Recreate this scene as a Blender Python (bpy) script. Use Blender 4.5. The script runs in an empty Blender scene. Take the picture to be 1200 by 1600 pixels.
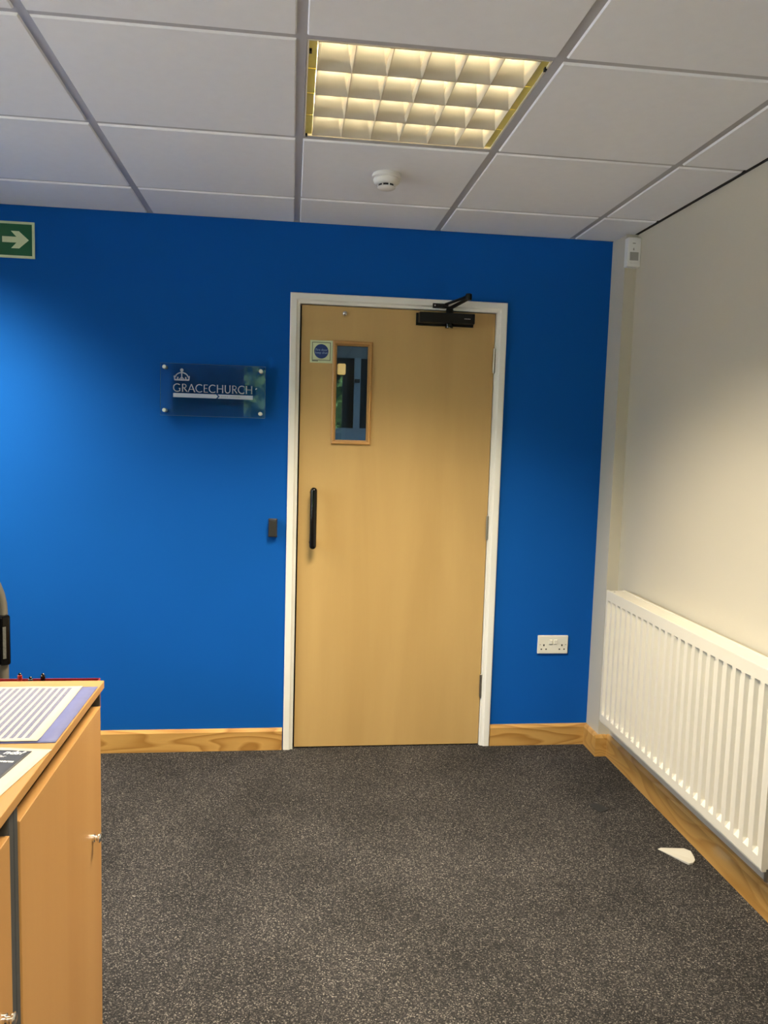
import bpy, bmesh, math, random
from mathutils import Vector, Matrix
random.seed(7)
PI = math.pi
SC = bpy.context.scene
COL = SC.collection

# ------------------------------------------------------------------ camera
cam_d = bpy.data.cameras.new('camera'); cam = bpy.data.objects.new('camera', cam_d); COL.objects.link(cam)
cr = Vector((0.9926126, -0.11782599, 0.02893536)); cu = Vector((-0.01720197, 0.099408, 0.99489806)); cf = Vector((0.12010126, 0.98804609, -0.0966468))
M4 = Matrix(((cr.x, cu.x, -cf.x, -0.0081), (cr.y, cu.y, -cf.y, -3.3978), (cr.z, cu.z, -cf.z, 1.4078), (0, 0, 0, 1)))
cam.matrix_world = M4
cam_d.sensor_fit = 'VERTICAL'; cam_d.sensor_height = 36.0; cam_d.lens = 1213.45 / 1600 * 36
cam_d.clip_start = 0.02; cam_d.clip_end = 200
SC.camera = cam

# ------------------------------------------------------------------ world, exposure
LAMP_POWER = 43.0          # each ceiling luminaire
LAMP_COLOR = (1.0, 0.86, 0.62)
LAMP_SPREAD = 116
SKY_STRENGTH = 2.8
SUN_STRENGTH = 31.0
world = bpy.data.worlds.new('world'); SC.world = world; world.use_nodes = True
wn = world.node_tree; wn.nodes.clear()
wo = wn.nodes.new('ShaderNodeOutputWorld'); wb = wn.nodes.new('ShaderNodeBackground'); sk = wn.nodes.new('ShaderNodeTexSky')
sk.sky_type = 'NISHITA'; sk.sun_disc = False; sk.sun_elevation = math.radians(48); sk.sun_rotation = math.radians(-12); sk.dust_density = 3.0
wb.inputs[1].default_value = SKY_STRENGTH
wn.links.new(sk.outputs[0], wb.inputs[0]); wn.links.new(wb.outputs[0], wo.inputs[0])
sun_d = bpy.data.lights.new('sun', 'SUN'); sun_d.energy = SUN_STRENGTH; sun_d.angle = math.radians(1.0); sun_d.color = (1.0, .96, .90)
sun = bpy.data.objects.new('sun', sun_d); COL.objects.link(sun); sun.rotation_euler = (math.radians(-42), 0, math.radians(12))     # added behind the building; its bounce off the pale forecourt brightens the ceiling
SC.view_settings.view_transform = 'Standard'; SC.view_settings.look = 'None'
SC.view_settings.exposure = 0.25; SC.view_settings.gamma = 1.0; SC.view_settings.use_curve_mapping = False
SC.cycles.use_denoising = True
SC.cycles.max_bounces = 10; SC.cycles.diffuse_bounces = 6; SC.cycles.glossy_bounces = 5; SC.cycles.transparent_max_bounces = 16
SC.cycles.sample_clamp_indirect = 0.0
SC.cycles.caustics_reflective = False; SC.cycles.caustics_refractive = False

# ------------------------------------------------------------------ room dimensions (metres)
H = 2.297                   # ceiling
XR = 1.4437                 # right wall
XL = -3.2                   # left wall
YB = -5.6                   # rear wall (behind the camera)
ROWY = [0.0] + [-0.3476 - 0.6 * i for i in range(9)] + [YB]
COLX = [XL] + [-3.0 + 0.6 * i for i in range(8)] + [XR - .002]
WT = 0.12                   # wall thickness

# ------------------------------------------------------------------ helpers
def mat(name, col, rough=0.5, metal=0.0, var=0.0, scale=(8, 8, 8), bump=0.0, bscale=200.0, emit=None, estr=0.0, spec=0.5, detail=4.0):
    m = bpy.data.materials.new(name); m.use_nodes = True
    nt = m.node_tree; b = nt.nodes['Principled BSDF']
    b.inputs['Base Color'].default_value = (*col, 1); b.inputs['Roughness'].default_value = rough
    b.inputs['Metallic'].default_value = metal; b.inputs['Specular IOR Level'].default_value = spec
    tc = nt.nodes.new('ShaderNodeTexCoord')
    if var > 0:
        mp = nt.nodes.new('ShaderNodeMapping'); mp.inputs['Scale'].default_value = scale
        nz = nt.nodes.new('ShaderNodeTexNoise'); nz.inputs['Scale'].default_value = 1.0; nz.inputs['Detail'].default_value = detail
        mx = nt.nodes.new('ShaderNodeMix'); mx.data_type = 'RGBA'
        mx.inputs[6].default_value = (*[c * (1 - var) for c in col], 1); mx.inputs[7].default_value = (*[min(1, c * (1 + var)) for c in col], 1)
        nt.links.new(tc.outputs['Object'], mp.inputs[0]); nt.links.new(mp.outputs[0], nz.inputs[0])
        nt.links.new(nz.outputs[0], mx.inputs[0]); nt.links.new(mx.outputs[2], b.inputs['Base Color'])
    if bump > 0:
        n2 = nt.nodes.new('ShaderNodeTexNoise'); n2.inputs['Scale'].default_value = bscale; n2.inputs['Detail'].default_value = 3
        bp = nt.nodes.new('ShaderNodeBump'); bp.inputs['Strength'].default_value = bump; bp.inputs['Distance'].default_value = 0.002
        nt.links.new(tc.outputs['Object'], n2.inputs[0]); nt.links.new(n2.outputs[0], bp.inputs['Height']); nt.links.new(bp.outputs[0], b.inputs['Normal'])
    if emit:
        b.inputs['Emission Color'].default_value = (*emit, 1); b.inputs['Emission Strength'].default_value = estr
    return m

def wood(name, base, dark, grain_axis=2, stretch=18.0, ring=0.5, rough=0.4, fine=0.35, freq=1.0, coat=0.0):
    """veneer / timber: long soft bands plus fine fibres along grain_axis, in object coordinates"""
    m = bpy.data.materials.new(name); m.use_nodes = True
    nt = m.node_tree; b = nt.nodes['Principled BSDF']; L = nt.links.new
    b.inputs['Roughness'].default_value = rough; b.inputs['Coat Weight'].default_value = coat
    tc = nt.nodes.new('ShaderNodeTexCoord')
    mp = nt.nodes.new('ShaderNodeMapping'); s = [stretch * freq] * 3; s[grain_axis] = 1.1 * freq; mp.inputs['Scale'].default_value = s
    n1 = nt.nodes.new('ShaderNodeTexNoise'); n1.inputs['Scale'].default_value = 0.6; n1.inputs['Detail'].default_value = 3; n1.inputs['Distortion'].default_value = ring
    mp2 = nt.nodes.new('ShaderNodeMapping'); s2 = [420.0] * 3; s2[grain_axis] = 9.0; mp2.inputs['Scale'].default_value = s2
    n2 = nt.nodes.new('ShaderNodeTexNoise'); n2.inputs['Scale'].default_value = 1.0; n2.inputs['Detail'].default_value = 2
    r1 = nt.nodes.new('ShaderNodeMapRange'); r1.inputs[1].default_value = 0.32; r1.inputs[2].default_value = 0.68
    ma = nt.nodes.new('ShaderNodeMath'); ma.operation = 'MULTIPLY_ADD'; ma.inputs[1].default_value = fine; 
    mu = nt.nodes.new('ShaderNodeMath'); mu.operation = 'MULTIPLY'; mu.inputs[1].default_value = 1 - fine; mu.use_clamp = True
    mx = nt.nodes.new('ShaderNodeMix'); mx.data_type = 'RGBA'
    mx.inputs[6].default_value = (*base, 1); mx.inputs[7].default_value = (*dark, 1)
    L(tc.outputs['Object'], mp.inputs[0]); L(mp.outputs[0], n1.inputs[0]); L(tc.outputs['Object'], mp2.inputs[0]); L(mp2.outputs[0], n2.inputs[0])
    L(n1.outputs[0], r1.inputs[0]); L(r1.outputs[0], mu.inputs[0]); L(n2.outputs[0], ma.inputs[0]); L(mu.outputs[0], ma.inputs[2])
    L(ma.outputs[0], mx.inputs[0]); L(mx.outputs[2], b.inputs['Base Color'])
    return m

def oak(name, base, dark, axis, rough=0.32):
    """oak board with cathedral figure: contour lines of a stretched noise"""
    m = bpy.data.materials.new(name); m.use_nodes = True
    nt = m.node_tree; b = nt.nodes['Principled BSDF']; L = nt.links.new
    b.inputs['Roughness'].default_value = rough; b.inputs['Coat Weight'].default_value = .3
    tc = nt.nodes.new('ShaderNodeTexCoord'); mp = nt.nodes.new('ShaderNodeMapping'); s = [9.0] * 3; s[axis] = 1.7; mp.inputs['Scale'].default_value = s; mp.inputs['Location'].default_value = (3.1, 1.7, .4)
    n1 = nt.nodes.new('ShaderNodeTexNoise'); n1.inputs['Scale'].default_value = 1.0; n1.inputs['Detail'].default_value = 1.2; n1.inputs['Roughness'].default_value = .35
    mu = nt.nodes.new('ShaderNodeMath'); mu.operation = 'MULTIPLY'; mu.inputs[1].default_value = 11.0
    fr_ = nt.nodes.new('ShaderNodeMath'); fr_.operation = 'FRACT'
    rp = nt.nodes.new('ShaderNodeValToRGB'); e = rp.color_ramp.elements
    e[0].position = 0; e[0].color = (*base, 1); e[1].position = 1; e[1].color = (*base, 1)
    for p, c in ((.45, [(x*.75 + y*.25) for x, y in zip(base, dark)]), (.86, dark), (.93, [(x + y)/2 for x, y in zip(base, dark)])):
        k = e.new(p); k.color = (*c, 1)
    mp2 = nt.nodes.new('ShaderNodeMapping'); s2 = [500.0] * 3; s2[axis] = 12.0; mp2.inputs['Scale'].default_value = s2
    n2 = nt.nodes.new('ShaderNodeTexNoise'); n2.inputs['Scale'].default_value = 1.0
    mr = nt.nodes.new('ShaderNodeMapRange'); mr.inputs[3].default_value = .86; mr.inputs[4].default_value = 1.12
    mx = nt.nodes.new('ShaderNodeMix'); mx.data_type = 'RGBA'; mx.blend_type = 'MULTIPLY'; mx.inputs[0].default_value = 1
    L(tc.outputs['Object'], mp.inputs[0]); L(mp.outputs[0], n1.inputs[0]); L(n1.outputs[0], mu.inputs[0]); L(mu.outputs[0], fr_.inputs[0]); L(fr_.outputs[0], rp.inputs[0])
    L(tc.outputs['Object'], mp2.inputs[0]); L(mp2.outputs[0], n2.inputs[0]); L(n2.outputs[0], mr.inputs[0])
    L(rp.outputs[0], mx.inputs[6]); L(mr.outputs[0], mx.inputs[7]); L(mx.outputs[2], b.inputs['Base Color'])
    return m

def thin_glass(name, tint=(0.95, 0.97, 0.98), ior=1.5, rough=0.0):
    m = bpy.data.materials.new(name); m.use_nodes = True
    nt = m.node_tree; nt.nodes.clear(); L = nt.links.new
    o = nt.nodes.new('ShaderNodeOutputMaterial'); t = nt.nodes.new('ShaderNodeBsdfTransparent'); g = nt.nodes.new('ShaderNodeBsdfGlossy')
    f = nt.nodes.new('ShaderNodeFresnel'); f.inputs[0].default_value = ior; x = nt.nodes.new('ShaderNodeMixShader')
    t.inputs[0].default_value = (*tint, 1); g.inputs['Roughness'].default_value = rough
    L(f.outputs[0], x.inputs[0]); L(t.outputs[0], x.inputs[1]); L(g.outputs[0], x.inputs[2]); L(x.outputs[0], o.inputs[0])
    return m

class MB:
    """collects shapes, then becomes ONE mesh object"""
    def __init__(s): s.bm = bmesh.new()
    def box(s, x0, x1, y0, y1, z0, z1):
        v = [s.bm.verts.new(p) for p in ((x0,y0,z0),(x1,y0,z0),(x1,y1,z0),(x0,y1,z0),(x0,y0,z1),(x1,y0,z1),(x1,y1,z1),(x0,y1,z1))]
        for f in ((3,2,1,0),(4,5,6,7),(0,1,5,4),(1,2,6,5),(2,3,7,6),(3,0,4,7)): s.bm.faces.new([v[i] for i in f])
        return s
    def loft(s, rings, close=True, cap=True):
        R = [[s.bm.verts.new(p) for p in r] for r in rings]
        n = len(R[0])
        for a, b in zip(R[:-1], R[1:]):
            for i in range(n if close else n - 1):
                j = (i + 1) % n
                s.bm.faces.new((a[i], a[j], b[j], b[i]))
        if cap and close:
            s.bm.faces.new(list(reversed(R[0]))); s.bm.faces.new(R[-1])
        return s
    def tube(s, pts, r, n=12, cap=True, ry=None):
        pts = [Vector(p) for p in pts]; rings = []
        rr = r if isinstance(r, (list, tuple)) else [r] * len(pts)
        ref = None
        for i, p in enumerate(pts):
            t = (pts[min(i+1, len(pts)-1)] - pts[max(i-1, 0)]).normalized()
            if ref is None:
                ref = Vector((0,0,1)) if abs(t.z) < 0.9 else Vector((1,0,0))
            u = (ref - t * ref.dot(t)).normalized(); w = t.cross(u); ref = u
            rings.append([p + u * math.cos(2*PI*k/n) * rr[i] + w * math.sin(2*PI*k/n) * (rr[i] if ry is None else ry) for k in range(n)])
        return s.loft(rings, True, cap)
    def lathe(s, prof, c=(0,0,0), axis='z', n=24):
        rings = []
        for r, h in prof:
            ring = []
            for k in range(n):
                a = 2*PI*k/n; p = (r*math.cos(a), r*math.sin(a), h)
                if axis == 'y': p = (p[0], h, -p[1])
                if axis == 'x': p = (h, p[0], p[1])
                ring.append((c[0]+p[0], c[1]+p[1], c[2]+p[2]))
            rings.append(ring)
        return s.loft(rings)
    def prism(s, poly, d0, d1, axis='y'):
        """polygon in the plane across axis; (u,v) = (x,z) for y, (x,y) for z, (y,z) for x"""
        def P(u, v, d): return {'y': (u, d, v), 'z': (u, v, d), 'x': (d, u, v)}[axis]
        return s.loft([[P(u, v, d0) for u, v in poly], [P(u, v, d1) for u, v in poly]])
    def poly(s, pts): s.bm.faces.new([s.bm.verts.new(p) for p in pts]); return s
    def build(s, name, m, parent=None, smooth=False, bevel=0.0, seg=2, loc=None, fix=True):
        if fix: bmesh.ops.recalc_face_normals(s.bm, faces=s.bm.faces)
        me = bpy.data.meshes.new(name); s.bm.to_mesh(me); s.bm.free()
        if m: me.materials.append(m)
        if smooth:
            for p in me.polygons: p.use_smooth = True
            try: me.set_sharp_from_angle(angle=math.radians(40))
            except Exception: pass
        o = bpy.data.objects.new(name, me); COL.objects.link(o)
        if parent: o.parent = parent
        if loc: o.location = loc
        if bevel > 0:
            b = o.modifiers.new('bevel', 'BEVEL'); b.width = bevel; b.segments = seg; b.limit_method = 'ANGLE'
        return o

def tag(o, label, cat, group=None, kind=None):
    o['label'] = label; o['category'] = cat
    if group: o['group'] = group
    if kind: o['kind'] = kind
    return o
def thing(name, label, cat, loc=(0,0,0), group=None, kind=None):
    o = bpy.data.objects.new(name, None); COL.objects.link(o); o.location = loc; o.empty_display_size = 0.1
    return tag(o, label, cat, group, kind)
def copy_mesh(o, parent, loc, name=None):
    c = o.copy(); COL.objects.link(c); c.parent = parent; c.location = loc
    return c
def text_mesh(name, body, size, m, parent, mw, shear=0.0, bold=0.0, depth=0.0004, sx=1.0):
    cu = bpy.data.curves.new(name, 'FONT'); cu.body = body; cu.size = size; cu.shear = shear; cu.offset = bold; cu.extrude = depth; cu.resolution_u = 3
    t = bpy.data.objects.new(name, cu); COL.objects.link(t)
    dg = bpy.context.evaluated_depsgraph_get()
    me = bpy.data.meshes.new_from_object(t.evaluated_get(dg)); bpy.data.objects.remove(t); bpy.data.curves.remove(cu)
    me.name = name; me.transform(mw @ Matrix.Diagonal((sx, 1, 1, 1)))
    me.materials.clear(); me.materials.append(m)
    o = bpy.data.objects.new(name, me); COL.objects.link(o); o.parent = parent
    return o
def frame_on_back(x, y, z):          # text reading along +x, up +z, facing -y
    return Matrix(((1,0,0,x),(0,0,-1,y),(0,1,0,z),(0,0,0,1)))

# ------------------------------------------------------------------ materials
BLUE = mat('blue_paint', (0.003, 0.092, 0.41), 0.8, spec=0.12, var=0.05, scale=(3,3,3), bump=0.12, bscale=260)
CREAM = mat('cream_wall_paint', (0.54, 0.50, 0.41), 0.6, var=0.03, scale=(2,2,2), bump=0.1, bscale=240)
WHITEPAINT = mat('white_gloss_paint', (0.80, 0.79, 0.75), 0.32)
TILE = mat('mineral_fibre_tile', (0.82, 0.84, 0.88), 0.85, var=0.03, scale=(30,30,30), bump=0.12, bscale=500)
TEE = mat('grid_tee_metal', (0.45, 0.455, 0.48), 0.45)
DOORWOOD = wood('maple_veneer', (0.56, 0.372, 0.146), (0.47, 0.302, 0.112), 2, 9, 0.4, 0.42, 0.22)
BEADWOOD = wood('oak_bead', (0.50, 0.27, 0.085), (0.40, 0.20, 0.06), 2, 30, 0.6, 0.4)
SKIRT_X = oak('varnished_oak_x', (0.58, 0.335, 0.10), (0.37, 0.18, 0.04), 0)
SKIRT_Y = oak('varnished_oak_y', (0.56, 0.32, 0.095), (0.42, 0.215, 0.05), 1)
BEECH_V = wood('beech_laminate_vertical', (0.52, 0.285, 0.10), (0.45, 0.23, 0.072), 2, 14, 0.5, 0.4, 0.3)
BEECH_H = wood('beech_laminate_flat', (0.55, 0.30, 0.108), (0.48, 0.25, 0.08), 1, 14, 0.5, 0.36, 0.3)
DARKGREY = mat('graphite_metal', (0.055, 0.06, 0.065), 0.45, var=0.1, scale=(20,20,20))
BLACK = mat('black_plastic', (0.0035, 0.0035, 0.004), 0.12, spec=0.4)
BLACKMATT = mat('black_matt_metal', (0.003, 0.003, 0.004), 0.35, spec=0.3)
DARKPLASTIC = mat('dark_grey_plastic', (0.032, 0.032, 0.031), 0.22)
STEEL = mat('brushed_steel', (0.42, 0.39, 0.34), 0.3, 1.0)
SATIN = mat('satin_aluminium', (0.85, 0.85, 0.84), 0.4, 0.6)
CHROME = mat('polished_chrome', (0.8, 0.8, 0.8), 0.12, 1.0)
BRASS = mat('dull_brass', (0.62, 0.48, 0.28), 0.3, 1.0)
ENAMEL = mat('radiator_enamel', (0.70, 0.66, 0.57), 0.34)
SOCKETW = mat('white_moulded_plastic', (0.80, 0.77, 0.68), 0.3)
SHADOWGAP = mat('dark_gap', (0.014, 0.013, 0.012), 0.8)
WHITEPL = mat('white_detector_plastic', (0.74, 0.73, 0.71), 0.4)
GREYPL = mat('grey_lens_plastic', (0.32, 0.31, 0.29), 0.35)
GREEN = mat('sign_green', (0.0, 0.10, 0.035), 0.45)
PHOTOLUM = mat('photoluminescent_print', (0.62, 0.70, 0.46), 0.5)
SIGNBLUE = mat('mandatory_blue', (0.002, 0.03, 0.17), 0.45)
SIGNBLACK = mat('print_black', (0.02, 0.03, 0.02), 0.5)
PRINTW = mat('print_white', (0.8, 0.8, 0.8), 0.5)
PRINTSOFT = mat('print_pale_blue', (0.22, 0.32, 0.50), 0.5)
FROST = mat('frosted_vinyl', (0.40, 0.48, 0.64), 0.5)
FROSTTXT = mat('frosted_vinyl_dim', (0.30, 0.34, 0.42), 0.5)
ACRYLIC = thin_glass('clear_acrylic', (0.99, 0.995, 1.0), 1.36)
ACRYLEDGE = mat('acrylic_edge', (0.25, 0.38, 0.52), 0.15)
GLASS = thin_glass('vision_glass', (0.62, 0.74, 0.80), 1.52)
WINGLASS = thin_glass('window_glass', (0.95, 0.97, 0.96))

# carpet: charcoal with pale flecks
def carpet():
    m = bpy.data.materials.new('flecked_carpet'); m.use_nodes = True
    nt = m.node_tree; b = nt.nodes['Principled BSDF']; L = nt.links.new
    b.inputs['Roughness'].default_value = 0.95; b.inputs['Specular IOR Level'].default_value = 0.1
    tc = nt.nodes.new('ShaderNodeTexCoord')
    vo = nt.nodes.new('ShaderNodeTexVoronoi'); vo.inputs['Scale'].default_value = 340
    sep = nt.nodes.new('ShaderNodeSeparateColor')
    rp = nt.nodes.new('ShaderNodeValToRGB'); e = rp.color_ramp.elements
    e[0].position = 0.0; e[0].color = (0.015, 0.0145, 0.016, 1); e[1].position = 1.0; e[1].color = (0.19, 0.175, 0.16, 1)
    for p, c in ((0.45, (0.025, 0.0235, 0.0245, 1)), (0.75, (0.047, 0.0435, 0.0425, 1)), (0.92, (0.098, 0.090, 0.084, 1))):
        k = rp.color_ramp.elements.new(p); k.color = c
    nz = nt.nodes.new('ShaderNodeTexNoise'); nz.inputs['Scale'].default_value = 2.6; nz.inputs['Detail'].default_value = 5
    mr = nt.nodes.new('ShaderNodeMapRange'); mr.inputs[1].default_value = 0.3; mr.inputs[2].default_value = 0.7; mr.inputs[3].default_value = 0.68; mr.inputs[4].default_value = 1.15
    mx = nt.nodes.new('ShaderNodeMix'); mx.data_type = 'RGBA'; mx.blend_type = 'MULTIPLY'; mx.inputs[0].default_value = 1
    n3 = nt.nodes.new('ShaderNodeTexNoise'); n3.inputs['Scale'].default_value = 260; bp = nt.nodes.new('ShaderNodeBump'); bp.inputs['Strength'].default_value = 0.5; bp.inputs['Distance'].default_value = 0.004
    for t in (vo, nz, n3): L(tc.outputs['Object'], t.inputs[0])
    L(vo.outputs['Color'], sep.inputs[0]); L(sep.outputs[0], rp.inputs[0]); L(nz.outputs[0], mr.inputs[0])
    L(rp.outputs[0], mx.inputs[6]); L(mr.outputs[0], mx.inputs[7]); L(mx.outputs[2], b.inputs['Base Color'])
    L(n3.outputs[0], bp.inputs['Height']); L(bp.outputs[0], b.inputs['Normal'])
    return m
CARPET = carpet()

# ------------------------------------------------------------------ the setting
def struct(o, label, cat): return tag(o, label, cat, None, 'structure')
CY = 1.5                    # corridor wall behind the door
struct(MB().box(XL - WT, 2.2, YB - WT, CY + WT, -0.10, 0.0).build('floor', CARPET), 'charcoal carpet with pale flecks across the whole office floor', 'floor')
# back wall with the door opening
OX0, OX1, OZ = 0.012, 0.888, 1.972
b = MB(); b.box(XL - WT, OX0, 0, WT, 0, H + .15); b.box(OX1, XR + WT, 0, WT, 0, H + .15); b.box(OX0, OX1, 0, WT, OZ, H + .15)
struct(b.build('wall_back', BLUE), 'deep blue painted wall around the maple door', 'wall')
struct(MB().box(XR, XR + WT, YB - WT, 0, 0, H + .15).build('wall_right', CREAM), 'pale cream wall behind the white radiator', 'wall')
LW0, LW1 = -3.6, -1.1; WZ0, WZ1 = 0.75, 2.2
b = MB(); b.box(XL - WT, XL, YB - WT, LW0, 0, H + .15); b.box(XL - WT, XL, LW1, 0, 0, H + .15); b.box(XL - WT, XL, LW0, LW1, 0, WZ0); b.box(XL - WT, XL, LW0, LW1, WZ1, H + .15)
struct(b.build('wall_left', CREAM), 'cream side wall with a window opposite the radiator', 'wall')
# rear wall with two windows (behind the photographer)
WIN = [(-2.6, -1.6), (-0.6, 0.62)]
b = MB(); xs = XL
for a, c in WIN:
    b.box(xs, a, YB - WT, YB, 0, H + .15); b.box(a, c, YB - WT, YB, 0, WZ0); b.box(a, c, YB - WT, YB, WZ1, H + .15); xs = c
b.box(xs, XR, YB - WT, YB, 0, H + .15)
struct(b.build('wall_rear', CREAM), 'cream wall with two windows facing the blue wall', 'wall')
for i, (a, c) in enumerate(WIN):
    w = thing('window_%d' % (i + 1), ('smaller' if i == 0 else 'wider') + ' white framed window in the cream rear wall', 'window', kind='structure')
    f = 0.05; y0, y1 = YB - 0.09, YB - 0.03
    b = MB(); b.box(a, a+f, y0, y1, WZ0, WZ1); b.box(c-f, c, y0, y1, WZ0, WZ1); b.box(a+f, c-f, y0, y1, WZ0, WZ0+f); b.box(a+f, c-f, y0, y1, WZ1-f, WZ1)
    m_ = (a + c) / 2; b.box(m_-.03, m_+.03, y0, y1, WZ0+f, WZ1-f)
    b.build('window_frame', WHITEPAINT, w)
    for p, q in ((a+f, m_-.03), (m_+.03, c-f)): MB().box(p, q, YB-.064, YB-.058, WZ0+f, WZ1-f).build('pane', WINGLASS, w)
    MB().box(a-.04, c+.04, YB-.02, YB+.08, WZ0-.03, WZ0).build('window_sill', WHITEPAINT, w)
    pl = bpy.data.lights.new('sky_portal', 'AREA'); pl.shape = 'RECTANGLE'; pl.size = c - a; pl.size_y = WZ1 - WZ0; pl.cycles.is_portal = True
    po = bpy.data.objects.new('sky_portal', pl); COL.objects.link(po); po.location = (m_, YB - WT - .01, (WZ0+WZ1)/2); po.rotation_euler = (PI/2, 0, 0); po.parent = w
w = thing('window_3', 'white framed four-light window in the cream side wall', 'window', kind='structure')
f = 0.05; xa, xb = XL - .09, XL - .03; n = 4; pw = (LW1 - LW0 - f) / n
b = MB(); b.box(xa, xb, LW0, LW1, WZ0, WZ0 + f); b.box(xa, xb, LW0, LW1, WZ1 - f, WZ1)
for k in range(n + 1): b.box(xa, xb, LW0 + k*pw, LW0 + k*pw + f, WZ0 + f, WZ1 - f)
b.build('window_frame', WHITEPAINT, w)
for k in range(n): MB().box(XL - .064, XL - .058, LW0 + k*pw + f, LW0 + (k+1)*pw, WZ0 + f, WZ1 - f).build('pane', WINGLASS, w)
MB().box(XL - .02, XL + .08, LW0 - .04, LW1 + .04, WZ0 - .03, WZ0).build('window_sill', WHITEPAINT, w)
pl = bpy.data.lights.new('sky_portal', 'AREA'); pl.shape = 'RECTANGLE'; pl.size = WZ1 - WZ0; pl.size_y = LW1 - LW0; pl.cycles.is_portal = True
po = bpy.data.objects.new('sky_portal', pl); COL.objects.link(po); po.location = (XL - WT - .01, (LW0 + LW1)/2, (WZ0+WZ1)/2); po.rotation_euler = (0, -PI/2, 0); po.parent = w
# boxing in the corner beside the radiator
struct(MB().box(1.3914, XR, -0.142, 0, 0, H).build('trim_1', CREAM), 'narrow cream pipe boxing in the corner of the blue wall', 'boxing')

# ceiling: backing slab > tiles, tees
# the tiles stop short of the right wall: a near-black strip paints the shade there
ceil = struct(MB().box(XL - WT, XR + WT, YB - WT, WT, H + .15, H + .25).build('ceiling', TILE), 'suspended ceiling of white tiles in a metal grid', 'ceiling')
TW = 0.012                 # half width of a tee
LIGHTS = [(6, 2), (3, 1), (6, 6), (2, 5)]      # (column, row) of the cells that hold a luminaire
tile_cache = {}
def tile_mesh(w, d):
    k = (round(w, 3), round(d, 3))
    if k not in tile_cache:
        e = TW + 0.001; s = 0.002
        x, y = w/2 - e, d/2 - e
        rings = [[(-x-.004,-y-.004,.004),(x+.004,-y-.004,.004),(x+.004,y+.004,.004),(-x-.004,y+.004,.004)],
                 [(-x,-y,-.002),(x,-y,-.002),(x,y,-.002),(-x,y,-.002)],
                 [(-x+s,-y+s,-.0045),(x-s,-y+s,-.0045),(x-s,y-s,-.0045),(-x+s,y-s,-.0045)]]
        b = MB(); b.loft(rings, True, True); o = b.build('ceiling_tile', TILE)
        tile_cache[k] = o.data; bpy.data.objects.remove(o)
    return tile_cache[k]
for ci in range(len(COLX) - 1):
    for ri in range(len(ROWY) - 1):
        if (ci, ri) in LIGHTS: continue
        x0, x1, y1, y0 = COLX[ci], COLX[ci+1], ROWY[ri], ROWY[ri+1]
        if x1 - x0 < .05 or y1 - y0 < .05: continue
        o = bpy.data.objects.new('ceiling_tile', tile_mesh(x1 - x0, y1 - y0)); COL.objects.link(o); o.parent = ceil
        o.location = ((x0+x1)/2, (y0+y1)/2, H + random.uniform(-.0006, .0006))
for x in COLX[1:-1]: MB().box(x-TW, x+TW, YB, 0, H, H+.03).build('main_tee', TEE, ceil)
for ri, y in enumerate(ROWY[1:-1]):
    for ci in range(len(COLX) - 1):
        MB().box(COLX[ci] + TW, COLX[ci+1] - TW, y-TW, y+TW, H + .0008, H+.028).build('cross_tee', TEE, ceil)
b = MB(); b.box(XL, XR, -.018, 0, H - .001, H + .012);  b.box(XL, XL+.02, YB, -.018, H-.001, H+.012); b.box(XL, XR, YB, YB+.02, H-.001, H+.012)
b.build('wall_angle', TEE, ceil)
MB().box(XR - .012, XR, YB, -.142, H - .004, H + .02).build('painted_gap_shade', SHADOWGAP, ceil); MB().box(1.3914 - .007, XR, -.150, 0, H - .003, H - .0005).build('painted_gap_shade', SHADOWGAP, ceil)  # dark strips stand in for the shade where ceiling meets wall and boxing

# skirting boards
def skirt_prof(t=.018, h=.097): return [(0, 0), (-t, 0), (-t, h-.012), (-t+.006, h-.002), (-t+.010, h), (0, h)]
def skirt_x(x0, x1, name, label):
    b = MB(); b.loft([[(x, u, v) for u, v in skirt_prof()] for x in (x0, x1)]); return struct(b.build(name, SKIRT_X), label, 'skirting')
skirt_x(XL, -0.027, 'baseboard_back_left', 'oak skirting board along the blue wall beside the cupboards')
skirt_x(0.925, 1.3914, 'baseboard_back_right', 'short oak skirting board between door frame and pipe boxing')
b = MB(); b.loft([[(1.3914 + u, y, v) for u, v in skirt_prof()] for y in (-.018, -.142)]); b.loft([[(x, -.142 + u, v) for u, v in skirt_prof()] for x in (1.3734, 1.4257)])
struct(b.build('baseboard_boxing', SKIRT_Y), 'oak skirting wrapped round the foot of the pipe boxing', 'skirting')
b = MB(); b.loft([[(XR + u, y, v) for u, v in skirt_prof()] for y in (-.142, YB)])
struct(b.build('baseboard_right', SKIRT_Y), 'long oak skirting board running under the radiator', 'skirting')

# door frame
fr = thing('trim_2', 'white painted door frame with moulded architrave round the maple door', 'door frame', kind='structure')
AX0, AX1, AZ = -0.022, 0.922, 2.004; AW = 0.0425
def arch_prof(): return [(0, 0), (0, -.016), (.004, -.019), (AW - .016, -.019), (AW - .010, -.012), (AW, -.010), (AW, 0)]
b = MB(); b.loft([[(AX0 + u, v, 0) for u, v in arch_prof()], [(AX0 + u, v, AZ - u) for u, v in arch_prof()]]); b.build('architrave', WHITEPAINT, fr)
b = MB(); b.loft([[(AX1 - u, v, 0) for u, v in arch_prof()], [(AX1 - u, v, AZ - u) for u, v in arch_prof()]]); b.build('architrave', WHITEPAINT, fr)
b = MB(); b.loft([[(AX0 + u, v, AZ - u) for u, v in arch_prof()], [(AX1 - u, v, AZ - u) for u, v in arch_prof()]]); b.build('architrave', WHITEPAINT, fr)
LX0, LX1, LZ = 0.0275, 0.8735, 1.957      # leaf
for p in ((OX0, LX0 - .0072, -.002, WT, 0, OZ), (LX1 + .003, OX1, -.002, WT, 0, OZ), (LX0 - .0072, LX1 + .003, -.002, WT, LZ + .004, OZ)):
    MB().box(*p).build('lining', WHITEPAINT, fr)
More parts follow.
